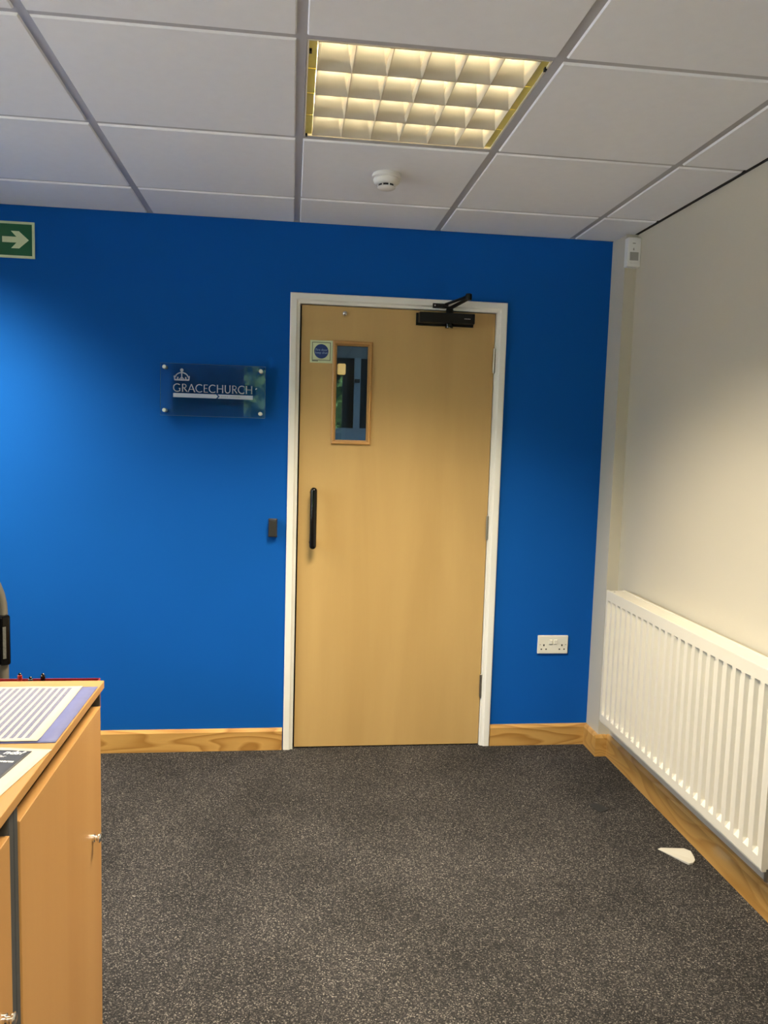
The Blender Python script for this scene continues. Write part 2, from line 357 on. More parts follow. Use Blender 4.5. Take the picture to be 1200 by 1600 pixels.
for p in ((LX0 - .0072, LX0 + .012, .050, .075, 0, LZ + .004), (LX1 - .012, LX1 + .003, .050, .075, 0, LZ + .004), (LX0 + .012, LX1 - .012, .050, .075, LZ - .012, LZ + .004)):
    MB().box(*p).build('door_stop', SHADOWGAP, fr)

# door
door = thing('door_1', 'maple veneered fire door with narrow vision panel and black closer', 'door', kind='structure')
VX0, VX1, VZ0, VZ1 = 0.180, 0.318, 1.386, 1.795
y0, y1 = 0.001, 0.045
b = MB()
b.box(LX0, VX0, y0, y1, .006, LZ); b.box(VX1, LX1, y0, y1, .006, LZ); b.box(VX0, VX1, y0, y1, .006, VZ0); b.box(VX0, VX1, y0, y1, VZ1, LZ)
b.build('leaf', DOORWOOD, door)
bw = .017
inn = [(VX0, VZ0), (VX1, VZ0), (VX1, VZ1), (VX0, VZ1)]; out = [(VX0-bw, VZ0-bw), (VX1+bw, VZ0-bw), (VX1+bw, VZ1+bw), (VX0-bw, VZ1+bw)]
for i in range(4):
    j = (i + 1) % 4
    def sec(k): 
        (ix, iz), (ox, oz) = inn[k], out[k]
        lerp = lambda t: (ix + (ox - ix)*t, iz + (oz - iz)*t)
        return [(lerp(1)[0], y0, lerp(1)[1]), (lerp(1)[0], -.006, lerp(1)[1]), (lerp(.75)[0], -.009, lerp(.75)[1]), (lerp(.3)[0], -.008, lerp(.3)[1]), (lerp(-.12)[0], .010, lerp(-.12)[1]), (lerp(-.12)[0], .016, lerp(-.12)[1]), (lerp(.0)[0], .016, lerp(0)[1])]
    b = MB(); b.loft([sec(i), sec(j)]); b.build('glazing_bead', BEADWOOD, door)
MB().box(VX0 - .001, VX1 + .001, .019, .025, VZ0 - .001, VZ1 + .001).build('vision_pane', GLASS, door)
# pull handle
hx = .092
ph = MB()
def capsule(z0, z1, r, y):
    prof = []
    for k in range(7): a = -PI/2 + PI/2*k/6; prof.append((max(1e-4, r*math.cos(a)), z0 + r + r*math.sin(a)))
    for k in range(7): a = PI/2*k/6; prof.append((max(1e-4, r*math.cos(a)), z1 - r + r*math.sin(a)))
    return prof
ph.lathe(capsule(.912, 1.181, .0150, 0), (hx, -.048, 0), 'z', 20)
handle = ph.build('pull_handle', BLACK, door, smooth=True)
for z in (.936, 1.157): MB().lathe([(.0155, .001), (.0155, -.004), (.011, -.006), (.011, -.044)], (hx, 0, z), 'y', 18).build('handle_stem', BLACK, handle, smooth=True)
# closer
clo = MB().box(.527, .769, -.056, .001, 1.901, 1.944).build('door_closer', BLACKMATT, door, bevel=.003)
MB().box(.520, .774, -.006, .001, 1.893, 1.946).build('backplate', BLACKMATT, clo, bevel=.001)
MB().lathe([(.0165, 1.882), (.0175, 1.886), (.0175, 1.901)], (.661, -.032, 0), 'z', 20).build('pinion_cap', BLACK, clo, smooth=True)
MB().lathe([(.016, 1.944), (.016, 1.958), (.012, 1.972), (.008, 1.974)], (.661, -.032, 0), 'z', 20).build('spindle', BLACKMATT, clo, smooth=True)
def bar(p, q, w, t):
    p, q = Vector(p), Vector(q); d = (q - p).normalized(); s = Vector((0,0,1)).cross(d).normalized() * w/2; u = d.cross(s).normalized() * t/2
    b = MB(); b.loft([[p-s-u, p+s-u, p+s+u, p-s+u], [q-s-u, q+s-u, q+s+u, q-s+u]]); return b
EL = (.698, -.232, 1.977)
bar((.661, -.032, 1.966), EL, .020, .008).build('main_arm', BLACKMATT, clo, bevel=.002)
bar((EL[0], EL[1], 1.986), (.640, -.050, 1.980), .014, .008).build('forearm', BLACKMATT, clo, bevel=.002)
MB().lathe([(.012, 1.970), (.013, 1.974), (.013, 1.992), (.010, 1.995)], (EL[0], EL[1], 0), 'z', 16).build('elbow_pin', BLACKMATT, clo, smooth=True)
br = MB().box(.588, .650, -.025, -.0192, 1.966, 1.987).build('arm_bracket', BLACKMATT, clo, bevel=.001)
MB().box(.618, .650, -.060, -.025, 1.971, 1.979).build('bracket_lug', BLACKMATT, clo, bevel=.001)
MB().lathe([(.004, -.0252), (.0035, -.028)], (.597, 0, 1.977), 'y', 12).build('screw', CHROME, clo)
b = MB(); x = .722
for w in (.006, .007, .003, .006, .006): b.box(x, x + w - .0012, -.0563, -.0558, 1.9195, 1.9230); x += w
b.build('badge', mat('badge_print', (.42, .42, .44), .4), clo)
# hinges
for z in (.2815, 1.012, 1.754):
    h = MB(); kx = LX1 + .0005
    for k in range(5):
        z0 = z - .052 + k*.0208; h.lathe([(.0062, z0 + .0006), (.0062, z0 + .0202)], (kx, -.005, 0), 'z', 14)
    ho = h.build('hinge', STEEL, door, smooth=True)
    MB().lathe([(.003, z - .056), (.0045, z - .0535), (.0045, z + .0535), (.003, z + .056)], (kx, -.005, 0), 'z', 12).build('hinge_pin', STEEL, ho)
# small polished stud near the top edge
MB().lathe([(.011, .001), (.012, -.003), (.009, -.008), (.004, -.012), (.0005, -.013)], (.211, 0, 1.928), 'y', 18).build('door_stud', CHROME, door, smooth=True)

# ------------------------------------------------------------------ beyond the vision panel: corridor
CORR = mat('corridor_paint', (0.20, 0.24, 0.25), 0.6, var=.05); CORRDARK = mat('corridor_dark_panel', (0.012, 0.022, 0.028), 0.3); CORRPALE = mat('corridor_pale_panel', (0.36, 0.42, 0.46), 0.5)
cw = struct(MB().box(-1.4, 2.2, CY, CY + WT, 0, H + .15).build('wall_corridor', CORR), 'dim grey corridor wall seen through the vision panel', 'wall')
MB().box(-.6, .372, CY - .012, CY, 1.455, 1.885).build('dark_panel', CORRDARK, cw); MB().box(.412, 1.6, CY - .012, CY, 1.455, 1.885).build('dark_panel', CORRDARK, cw)
MB().box(-.6, 1.6, CY - .02, CY, .0, 1.455).build('dado_panel', CORRPALE, cw)
MB().box(.372, .412, CY - .045, CY, 1.455, 1.885).build('post', CORRPALE, cw)
MB().box(.345, .372, CY - .02, CY - .012, 1.455, 1.885).build('edge_strip', SHADOWGAP, cw)
MB().box(.375, .405, CY - .075, CY - .045, 1.735, 1.755).build('latch', SHADOWGAP, cw)
for i, (xa, xb) in enumerate(((-1.52, -1.4), (2.2, 2.32))):
    struct(MB().box(xa, xb, WT, CY + WT, 0, H + .15).build('wall_corridor_' + ('left', 'right')[i], CORR), 'grey end wall closing the corridor ' + ('near the sign side' if i == 0 else 'past the hinge side'), 'wall')
struct(MB().box(-1.4, 2.2, WT, CY, H, H + .1).build('ceiling_corridor', CORR), 'plain grey ceiling over the corridor behind the door', 'ceiling')
cl = thing('wall_lamp', 'small glowing orange wall lamp on the corridor wall behind the vision panel', 'lamp')
MB().box(.268, .318, CY - .05, CY - .012, 1.782, 1.848).build('lamp_shade', mat('amber_shade', (.9, .6, .3), .5, emit=(1.0, .46, .11), estr=1.0), cl, bevel=.008, seg=3)
MB().box(.278, .308, CY - .014, CY - .012, 1.848, 1.862).build('backplate', DARKGREY, cl)
cs = thing('corridor_fill_light', 'added unseen square light panel brightening the corridor behind the door', 'light')
MB().box(.2, .8, .55, 1.15, H - .03, H).build('fill_light_body', WHITEPL, cs)
al = bpy.data.lights.new('corridor_fill', 'AREA'); al.size = .5; al.energy = 0.9; al.color = (.75, .88, 1.0)  # fill lamp out of view, added so the corridor does not go black
ao = bpy.data.objects.new('corridor_fill', al); COL.objects.link(ao); ao.location = (.5, .85, H - .035); ao.parent = cs

# ------------------------------------------------------------------ ceiling luminaires
REFL = mat('anodised_reflector', (0.93, 0.89, 0.76), 0.2, 0.5)
REFLY = mat('yellowed_end_reflector', (0.98, 0.86, 0.22), 0.3, 0.4)
REFL.node_tree.nodes['Principled BSDF'].inputs['Coat Weight'].default_value = 1.0; REFL.node_tree.nodes['Principled BSDF'].inputs['Coat Roughness'].default_value = .03; REFL.node_tree.nodes['Principled BSDF'].inputs['Coat IOR'].default_value = 1.9
TUBE = mat('fluorescent_tube', (1, 1, 1), .4, emit=(1.0, .90, .66), estr=26.0)
LBODY = mat('luminaire_body', (0.78, 0.72, 0.58), 0.5)
NX, NY = 6, 4; FX0, FX1 = .038, .562; FY0, FY1 = .020, .580
CWX, CWY, CH = (FX1-FX0)/NX, (FY1-FY0)/NY, .052
def cell_mesh():
    b = MB(); rings = []
    g = .0006
    for k in range(6):
        t = k / 5; s = t ** .62
        hx_ = (CWX/2 - g) * (1 - .34*s); hy_ = (CWY/2 - g) * (1 - .62*s); z = CH * t
        rings.append([(-hx_, -hy_, z), (hx_, -hy_, z), (hx_, hy_, z), (-hx_, hy_, z)])
    # subdivide corners so that faces stay planar strips: each wall is its own strip
    for i in range(4):
        j = (i + 1) % 4
        vs = [(b.bm.verts.new(r[i]), b.bm.verts.new(r[j])) for r in rings]
        for (a, c), (d, e) in zip(vs[:-1], vs[1:]): b.bm.faces.new((c, a, d, e))
    o = b.build('louvre_cell', REFL, smooth=True, fix=False); me = o.data; bpy.data.objects.remove(o); return me
CELL = cell_mesh()
def luminaire(ci, ri, label):
    x0, y0 = COLX[ci], ROWY[ri + 1]
    L = thing('ceiling_light', label, 'ceiling light', (x0, y0, H), 'recessed louvre luminaires')
    e = .013
    b = MB(); b.box(e, .6-e, e, .6-e, .115, .12); b.box(e, e+.004, e, .6-e, 0, .115); b.box(.6-e-.004, .6-e, e, .6-e, 0, .115); b.box(e+.004, .6-e-.004, e, e+.004, 0, .115); b.box(e+.004, .6-e-.004, .6-e-.004, .6-e, 0, .115)
    b.build('housing', LBODY, L)
    for k in range(NY):
        yy = FY0 + (k + .5) * CWY
        b = MB(); b.tube([(.02, yy, .078), (.58, yy, .078)], .013, 14); b.build('tube', TUBE, L, smooth=True)
        for i in range(NX):
            o = bpy.data.objects.new('louvre_cell', CELL); COL.objects.link(o); o.parent = L; o.location = (FX0 + (i + .5)*CWX, yy, .001)
        for a, c, s in ((e + .004, FX0 - .001, 1), (FX1 + .001, .6 - e - .004, -1)):       # ribbed end reflectors, one for each lamp
            w = c - a; b = MB(); n = 4; ya, yb = yy - CWY/2 + .0015, yy + CWY/2 - .0015
            for q in range(n):
                xa, xb = a + w*q/n, a + w*(q+1)/n; zz = .010 + .006*(q % 2)
                b.loft([[(xa, y, .004), (xb, y, .004), (xb, y, zz + .006), ((xa+xb)/2, y, zz - .004), (xa, y, zz + .006)] for y in (ya, yb)])
            b.build('end_reflector', REFLY, L)
    b = MB()
    for i in range(NX + 1): x = FX0 + i*CWX; b.box(x-.0006, x+.0006, FY0, FY1, 0, .004)
    for k in range(NY + 1): y = FY0 + k*CWY; b.box(FX0, FX1, y-.0006, y+.0006, .0002, .004)
    b.build('louvre_grid', mat('louvre_edge', (.25, .22, .16), .4) if 'louvre_edge' not in bpy.data.materials else bpy.data.materials['louvre_edge'], L)
    for x, y in ((e + .005, .06), (.6-e-.007, .05), (e + .005, .575)): MB().box(x, x+.006, y, y+.012, -.003, .006).build('clip', BLACKMATT, L)
    al = bpy.data.lights.new('lamp', 'AREA'); al.shape = 'SQUARE'; al.size = .55; al.energy = LAMP_POWER; al.color = LAMP_COLOR; al.spread = math.radians(LAMP_SPREAD)
    ao = bpy.data.objects.new('lamp', al); COL.objects.link(ao); ao.location = (.3, .3, -.004); ao.parent = L
    return L
for (ci, ri), lb in zip(LIGHTS, ('square louvre ceiling light beside the smoke detector in front of the door', 'square louvre ceiling light close to the blue wall above the arrow sign', 'square louvre ceiling light farther from the door in line with the smoke detector', 'square louvre ceiling light over the open floor away from the radiator')):
    luminaire(ci, ri, lb)

# smoke detector
sd = thing('smoke_detector', 'round white smoke detector on the ceiling tile by the louvre light', 'smoke detector', (.298, -.682, H - .0045))
MB().lathe([(.047, 0), (.050, -.004), (.050, -.012), (.044, -.016)], n=36).build('base', WHITEPL, sd, smooth=True)
MB().lathe([(.044, -.016), (.046, -.020), (.044, -.027), (.036, -.034), (.030, -.035)], n=36).build('body', WHITEPL, sd, smooth=True)
MB().lathe([(.027, -.034), (.027, -.042)], n=30).build('chamber', SHADOWGAP, sd, smooth=True)
for k in range(8):
    a = 2*PI*k/8 + .2; c, s = math.cos(a), math.sin(a)
    MB().tube([(c*.0285, s*.0285, -.034), (c*.0285, s*.0285, -.043)], .0022, 8).build('rib', WHITEPL, sd)
MB().lathe([(.030, -.042), (.031, -.044), (.026, -.048), (.010, -.051), (.0005, -.0515)], n=36).build('cap', WHITEPL, sd, smooth=True)
# ------------------------------------------------------------------ wall fittings
# arrow sign
es = thing('arrow_sign', 'green square safety sign with pale arrow high on the blue wall', 'sign', (0, 0, 0))
ex0, ex1, ez0, ez1 = -1.205, -1.057, 2.086, 2.230
MB().box(ex0, ex1, -.004, 0, ez0, ez1).build('panel', PHOTOLUM, es)
MB().box(ex0 + .010, ex1 - .010, -.0046, -.004, ez0 + .010, ez1 - .010).build('green_field', GREEN, es)
cxm, czm = -1.131, 2.158
arrow = [(-1.182, czm-.0115), (-1.127, czm-.0115), (-1.148, czm-.034), (-1.117, czm-.034), (-1.079, czm), (-1.117, czm+.034), (-1.148, czm+.034), (-1.127, czm+.0115), (-1.182, czm+.0115)]
MB().prism(arrow, -.0052, -.0046).build('arrow', PHOTOLUM, es)

# clear acrylic company sign
cs = thing('company_sign', 'clear acrylic wall plaque with crown and frosted GRACECHURCH lettering on the blue wall', 'sign')
sx0, sx1, sz0, sz1 = -.555, -.121, 1.470, 1.687; syf, syb = -.034, -.028
b = MB()
b.poly([(sx0, syf, sz0), (sx1, syf, sz0), (sx1, syf, sz1), (sx0, syf, sz1)]).poly([(sx0, syb, sz0), (sx0, syb, sz1), (sx1, syb, sz1), (sx1, syb, sz0)])
b.build('plate', ACRYLIC, cs, fix=False)
b = MB(); e = .0008
b.box(sx0, sx0+e, syf, syb, sz0, sz1); b.box(sx1-e, sx1, syf, syb, sz0, sz1); b.box(sx0+e, sx1-e, syf, syb, sz0, sz0+e); b.box(sx0+e, sx1-e, syf, syb, sz1-e, sz1)
b.build('plate_edge', ACRYLEDGE, cs)
for px, pz in ((-.538, 1.671), (-.141, 1.667), (-.538, 1.492), (-.141, 1.488)):
    MB().lathe([(.0085, 0), (.0085, -.028), (.0045, -.028), (.0045, -.034), (.0085, -.0342), (.0085, -.0385), (.0070, -.0405)], (px, 0, pz), 'y', 20).build('standoff', SATIN, cs, smooth=True)
# lettering from strokes: each letter in a box of cap height 1
def arc(cx, cy, rx, ry, a0, a1, n=18): return [(cx + rx*math.cos(math.radians(a0 + (a1-a0)*i/n)), cy + ry*math.sin(math.radians(a0 + (a1-a0)*i/n))) for i in range(n+1)]
TH, TN = .105, .075
LET = {
 'G': (.90, [(arc(.46, .5, .42, .48, 48, 300), TH), ([(.67, .08), (.76, .09)], TN), ([(.76, .05), (.76, .42)], TH), ([(.62, .42), (.84, .42)], .05)]),
 'R': (.70, [([(.14, 0), (.14, 1)], TH), ([(.12, .965), (.32, .965)] + arc(.32, .735, .22, .23, 85, -90, 12) + [(.14, .505)], TN), ([(.30, .50), (.64, .02)], TH), ([(.04, .015), (.24, .015)], .04)]),
 'A': (.84, [([(.05, .0), (.41, 1.0)], TN), ([(.41, 1.0), (.79, .0)], TH), ([(.19, .34), (.64, .34)], TN*.8), ([(-.02, .015), (.15, .015)], .04), ([(.68, .015), (.88, .015)], .04)]),
 'C': (.84, [(arc(.48, .5, .42, .48, 48, 312), TH)]),
 'E': (.62, [([(.14, 0), (.14, 1)], TH), ([(.10, .965), (.54, .965)], TN), ([(.14, .52), (.48, .52)], TN), ([(.10, .035), (.57, .035)], TN)]),
 'H': (.88, [([(.14, 0), (.14, 1)], TH), ([(.74, 0), (.74, 1)], TH), ([(.14, .52), (.74, .52)], TN), ([(.05, .015), (.23, .015)], .04), ([(.05, .985), (.23, .985)], .04), ([(.65, .015), (.83, .015)], .04), ([(.65, .985), (.83, .985)], .04)]),
 'U': (.82, [([(.13, 1), (.13, .36)] + arc(.40, .36, .27, .34, 180, 360, 14) + [(.67, 1)], TH), ([(.04, .985), (.22, .985)], .04), ([(.58, .985), (.76, .985)], .04)]),
}
def stroke(b, pts, w, fx, fz, y0, y1):
    P = [Vector((p[0], p[1])) for p in pts]; Lf, Rt = [], []
    for i, p in enumerate(P):
        d = (P[min(i+1, len(P)-1)] - P[max(i-1, 0)]).normalized(); n = Vector((-d.y, d.x)) * w/2
        Lf.append(p + n); Rt.append(p - n)
    rings = [[(fx(l), y0, fz(l)), (fx(r), y0, fz(r)), (fx(r), y1, fz(r)), (fx(l), y1, fz(l))] for l, r in zip(Lf, Rt)]
    b.loft(rings)
word = 'GRACECHURCH'; tot = sum(LET[c][0] for c in word) + .03*10
X0, X1, Z0, CAP = -.502, -.173, 1.5705, .0325
sx = (X1 - X0) / tot; adv = 0
for c in word:
    wd, st = LET[c]; b = MB()
    for pts, w in st: stroke(b, pts, w, lambda p: X0 + (adv + p.x)*sx, lambda p: Z0 + p.y*CAP, syf - .0008, syf - .0002)
    b.build('letter', FROST, cs); adv += wd + .03
tipx = -.318
MB().prism([(X0, 1.547), (tipx - .008, 1.547), (tipx, 1.5555), (tipx - .008, 1.564), (X0, 1.564)], syf - .0008, syf - .0002).build('arrow_bar', FROST, cs)
MB().prism([(tipx - .001, 1.547), (X1, 1.5465), (X1, 1.5635), (tipx - .001, 1.564), (tipx + .007, 1.5555)], syf - .0008, syf - .0002).build('caption_bar', FROST, cs)
b = MB(); x = tipx + .014
for w in (.006,.004,.005,.006,.003,.006,0,.004,.006,.005,.006,.004,.006,.005,.006,.004): 
    if w: b.box(x, x + w - .0022, syf - .0011, syf - .0008, 1.5525, 1.5585)
    x += w if w else .005
b.build('caption', FROSTTXT, cs)
# crown
b = MB(); ccx = -.467; W = .0315; zb = 1.6155
I = lambda p: ccx + p.x*W; J = lambda p: zb + p.y*W*1.18
y_0, y_1 = syf - .0008, syf - .0002
for pts, w in (([(-.88, .10), (.88, .10)], .16), ([(-.90, .05), (-.98, .55)], .14), ([(.90, .05), (.98, .55)], .14), (arc(-.04, .30, .80, .60, 172, 88, 12), .12), (arc(.04, .30, .80, .60, 8, 92, 12), .12),
               ([(0, .1), (0, .9)], .16), ([(-.55, .1), (-.50, .42)], .16), ([(.55, .1), (.50, .42)], .16), ([(-.30, .18), (0, .42)], .10), ([(.30, .18), (0, .42)], .10), ([(0, .85), (0, 1.05)], .22)):
    stroke(b, pts, w, I, J, y_0, y_1)
b.prism([(ccx + .0068*math.cos(2*PI*k/16), 1.6595 + .0068*math.sin(2*PI*k/16)) for k in range(16)], y_0, y_1)
b.build('crown_emblem', FROST, cs)

# fire door notice on the door leaf
fs = thing('door_notice', 'small pale square notice with blue disc reading Fire door keep shut', 'sign')
fx0, fx1, fz0, fz1 = .0655, .1615, 1.7155, 1.8105; yy = .001
MB().box(fx0, fx1, yy - .002, yy, fz0, fz1).build('panel', PHOTOLUM, fs)
b = MB(); i0, i1, k0, k1 = fx0 + .0085, fx1 - .0085, fz0 + .0105, fz1 - .008; t = .0022
b.box(i0, i1, yy-.0024, yy-.002, k0, k0+t); b.box(i0, i1, yy-.0024, yy-.002, k1-t, k1); b.box(i0, i0+t, yy-.0024, yy-.002, k0+t, k1-t); b.box(i1-t, i1, yy-.0024, yy-.002, k0+t, k1-t)
b.box(i0, i0 + .026, yy-.0024, yy-.002, k0 - .0045, k0 - .0015)
b.build('border_line', SIGNBLACK, fs)
cxx, czz = (i0+i1)/2, (k0+k1)/2
MB().prism([(cxx + .0305*math.cos(2*PI*k/40), czz + .0305*math.sin(2*PI*k/40)) for k in range(40)], yy - .0026, yy - .002).build('blue_disc', SIGNBLUE, fs)
text_mesh('lettering', 'Fire door', .0135, PRINTSOFT, fs, frame_on_back(cxx - .0255, yy - .0028, czz + .002), bold=.0002)
text_mesh('lettering', 'keep shut', .0135, PRINTSOFT, fs, frame_on_back(cxx - .0265, yy - .0028, czz - .010), bold=.0002)

# access reader left of the frame
rd = thing('door_button', 'small dark grey plastic door release beside the white frame', 'door release')
MB().box(-.101, -.062, -.006, 0, .957, 1.039).build('backplate', DARKPLASTIC, rd, bevel=.003)
MB().box(-.099, -.064, -.030, -.006, .960, 1.036).build('cover', DARKPLASTIC, rd, bevel=.005, seg=3)

# socket
so = thing('wall_socket', 'white double wall socket on the blue wall beside the boxing', 'socket')
px0, px1, pz0, pz1 = 1.134, 1.279, .432, .518
MB().box(px0, px1, -.010, 0, pz0, pz1).build('faceplate', SOCKETW, so, bevel=.004, seg=3)
pm = (px0 + px1)/2
for s in (-1, 1):
    MB().box(pm + s*.011 - .0075, pm + s*.011 + .0075, -.014, -.009, pz0 + .046, pz0 + .066).build('switch', SOCKETW, so, bevel=.001)
    MB().box(pm + s*.011 - .0075, pm + s*.011 + .0075, -.0106, -.0098, pz0 + .0435, pz0 + .0457).build('switch_gap', mat('gap_grey', (.2,.19,.16), .6) if 'gap_grey' not in bpy.data.materials else bpy.data.materials['gap_grey'], so)
    b = MB(); q = pm + s*.043
    b.box(q - .0028, q + .0028, -.0105, -.0098, pz0 + .036, pz0 + .045); b.box(q - .0145, q - .008, -.0105, -.0098, pz0 + .019, pz0 + .0245); b.box(q + .008, q + .0145, -.0105, -.0098, pz0 + .019, pz0 + .0245)
    b.build('pin_holes', SHADOWGAP, so)
    MB().lathe([(.0025, -.0098), (.0025, -.0106)], (pm + s*.0605, 0, (pz0+pz1)/2), 'y', 10).build('screw', STEEL, so)

# alarm sensor on the boxing
se = thing('motion_sensor', 'slim white alarm sensor high in the corner on the pipe boxing', 'sensor')
MB().box(1.3855, 1.4435, -.178, -.142, 2.152, 2.273).build('case', WHITEPL, se, bevel=.004, seg=3)
MB().box(1.395, 1.433, -.1795, -.177, 2.178, 2.212).build('lens', GREYPL, se, bevel=.001)
MB().box(1.397, 1.431, -.182, -.177, 2.164, 2.174).build('sill', WHITEPL, se, bevel=.002)
MB().box(1.405, 1.418, -.1790, -.1775, 2.246, 2.250).build('badge', GREYPL, se)
MB().prism([(1.408, 2.219), (1.414, 2.219), (1.412, 2.230), (1.408, 2.228)], -.179, -.1775).build('emblem', GREYPL, se)

# ------------------------------------------------------------------ radiator
ra = thing('radiator', 'long white ribbed panel radiator under the cream wall', 'radiator', (0, 0, 0))
RX, RXB, RY0, RY1, RZ0, RZ1 = 1.344, 1.424, -1.437, -.258, .205, .782
def panel(xf, sgn, name):
    # pressed front: recessed channels between ribs
    n = 24; pitch = (RY1 - RY0 - .02) / n; prof = []       # (y, depth) across one pitch
    for k in range(n):
        y0 = RY0 + .010 + k*pitch
        for f, d in ((.0, 0), (.20, 0), (.30, 1), (.74, 1), (.84, 0)): prof.append((y0 + f*pitch, d))
    prof = [(RY0, 0)] + prof + [(RY1 - .010, 0), (RY1, 0)]
    zs = [(RZ0 + .004, 0), (RZ0 + .034, 0), (RZ0 + .050, 1), (RZ1 - .050, 1), (RZ1 - .042, 0), (RZ1 - .004, 0)]
    D = .013
    b = MB(); G = [[b.bm.verts.new((xf + sgn*D*dy*dz, y, z)) for y, dy in prof] for z, dz in zs]
    for i in range(len(zs)-1):
        for j in range(len(prof)-1): b.bm.faces.new((G[i][j], G[i][j+1], G[i+1][j+1], G[i+1][j]))
    o = b.build(name, ENAMEL, ra); s = o.modifiers.new('thick', 'SOLIDIFY'); s.thickness = .0016; s.offset = 0
    bv = o.modifiers.new('bevel', 'BEVEL'); bv.width = .0015; bv.segments = 2; bv.limit_method = 'ANGLE'; bv.angle_limit = math.radians(20)
    return o
panel(RX, 1, 'front_panel'); panel(RXB, -1, 'rear_panel')
MB().box(RX + .012, RXB - .012, RY0 + .02, RY1 - .02, RZ0 + .02, RZ1 - .03).build('convector_fins', ENAMEL, ra)
b = MB()      # top grille: slotted cover
b.box(RX - .001, RX + .010, RY0, RY1, RZ1 - .008, RZ1); b.box(RXB - .010, RXB + .001, RY0, RY1, RZ1 - .008, RZ1)
b.box(RX + .010, RXB - .010, RY0, RY1, RZ1 - .008, RZ1 - .003)
b.build('top_grille', ENAMEL, ra, bevel=.0012)
for y in (RY0, RY1 - .002): MB().box(RX + .001, RXB - .001, y, y + .002, RZ0 + .004, RZ1 - .006).build('side_panel', ENAMEL, ra, bevel=.0006)
for y in (RY0 + .03, RY1 - .03): MB().lathe([(.004, RZ1 - .004), (.004, RZ1 - .0015), (.002, RZ1 - .001)], (RX + .022, y, 0), 'z', 10).build('grille_clip', STEEL, ra)
MB().box(RX + .002, RX + .016, RY0, RY1, RZ0 - .004, RZ0 + .006).build('bottom_rail', ENAMEL, ra, bevel=.002); MB().box(RXB - .016, RXB - .002, RY0, RY1, RZ0 - .004, RZ0 + .006).build('bottom_rail', ENAMEL, ra, bevel=.002)
for y in (RY1 - .16, RY1 - .62, RY0 + .16): MB().box(RX + .03, XR, y - .012, y + .012, RZ0 - .012, RZ0 + .02).build('bracket', STEEL, ra, bevel=.002)
b = MB(); b.tube([(RX + .040, RY1 - .002, RZ0 + .022), (RX + .040, RY1 + .022, RZ0 + .022)], .010, 12); b.build('drain_plug', STEEL, ra, smooth=True)
b = MB(); b.tube([(RX + .040, RY1 + .012, RZ0 + .022), (RX + .044, RY1 + .034, RZ0 + .002), (RX + .075, RY1 + .036, RZ0 - .010), (XR, RY1 + .036, RZ0 - .012)], .0075, 10); b.build('pipe', STEEL, ra, smooth=True)
b = MB(); b.tube([(RX + .040, RY0 + .03, RZ0 + .012), (RX + .040, RY0 + .03, RZ0 - .05)], .008, 12); b.tube([(RX + .040, RY0 + .03, RZ0 - .045), (XR, RY0 + .03, RZ0 - .05)], .0075, 10); b.build('pipe', STEEL, ra, smooth=True)

# ------------------------------------------------------------------ cupboards and worktop
WX1, WX0, WZ = -.401, -.880, .865; WY1 = -1.701; WMID = -2.236; WEND = -2.771; WB = .848
def cupboard(ya, yb, label):
    c = thing('cupboard', label, 'cupboard', (0, 0, 0), 'low beech cupboards under the worktop')
    t = .020; top = WB
    b = MB(); b.box(WX0 + .01, WX1 - .008, ya - .008 if False else ya, ya + t, 0, top); b.build('side_panel', DARKGREY, c, bevel=.004, seg=3)
    b = MB(); b.box(WX0 + .01, WX1 - .008, yb - (.008 if yb > -1.9 else t), yb, 0, top); b.build('side_panel', DARKGREY, c, bevel=.002, seg=3)
    yi0, yi1 = ya + t, yb - (.008 if yb > -1.9 else t)
    MB().box(WX0 + .01, WX0 + .014, yi0, yi1, 0, top).build('back_panel', DARKGREY, c)
    MB().box(WX0 + .014, WX1 - .075, yi0, yi1, top - .02, top).build('top_rail', DARKGREY, c)
    MB().box(WX0 + .014, WX1 - .03, yi0, yi1, 0, .05).build('plinth', DARKGREY, c)
    d = MB().box(WX1 - .026, WX1 - .006, yi0 + .001, yi1 - .001, .055, .811).build('door', BEECH_V, c, bevel=.0012)
    ky = -1.782 if yb > -1.9 else -2.294
    MB().lathe([(.0085, WX1 - .006), (.0085, WX1 - .003), (.0055, WX1 - .001), (.0055, WX1 + .002), (.0095, WX1 + .005), (.0098, WX1 + .008), (.007, WX1 + .0105), (.0006, WX1 + .011)], (0, ky, .551), 'x', 20).build('knob', CHROME, d, smooth=True)
    return c
cupboard(WMID, WY1 - .001, 'beech door cupboard in graphite carcass nearest the blue wall')
cupboard(WEND, WMID - .0005, 'beech door cupboard in graphite carcass farther from the blue wall')
wt = tag(MB().box(WX0, WX1, WEND - .01, WY1, WB, WZ).build('worktop', BEECH_H, None, bevel=.0015), 'continuous beech worktop lying across the two low cupboards', 'worktop')

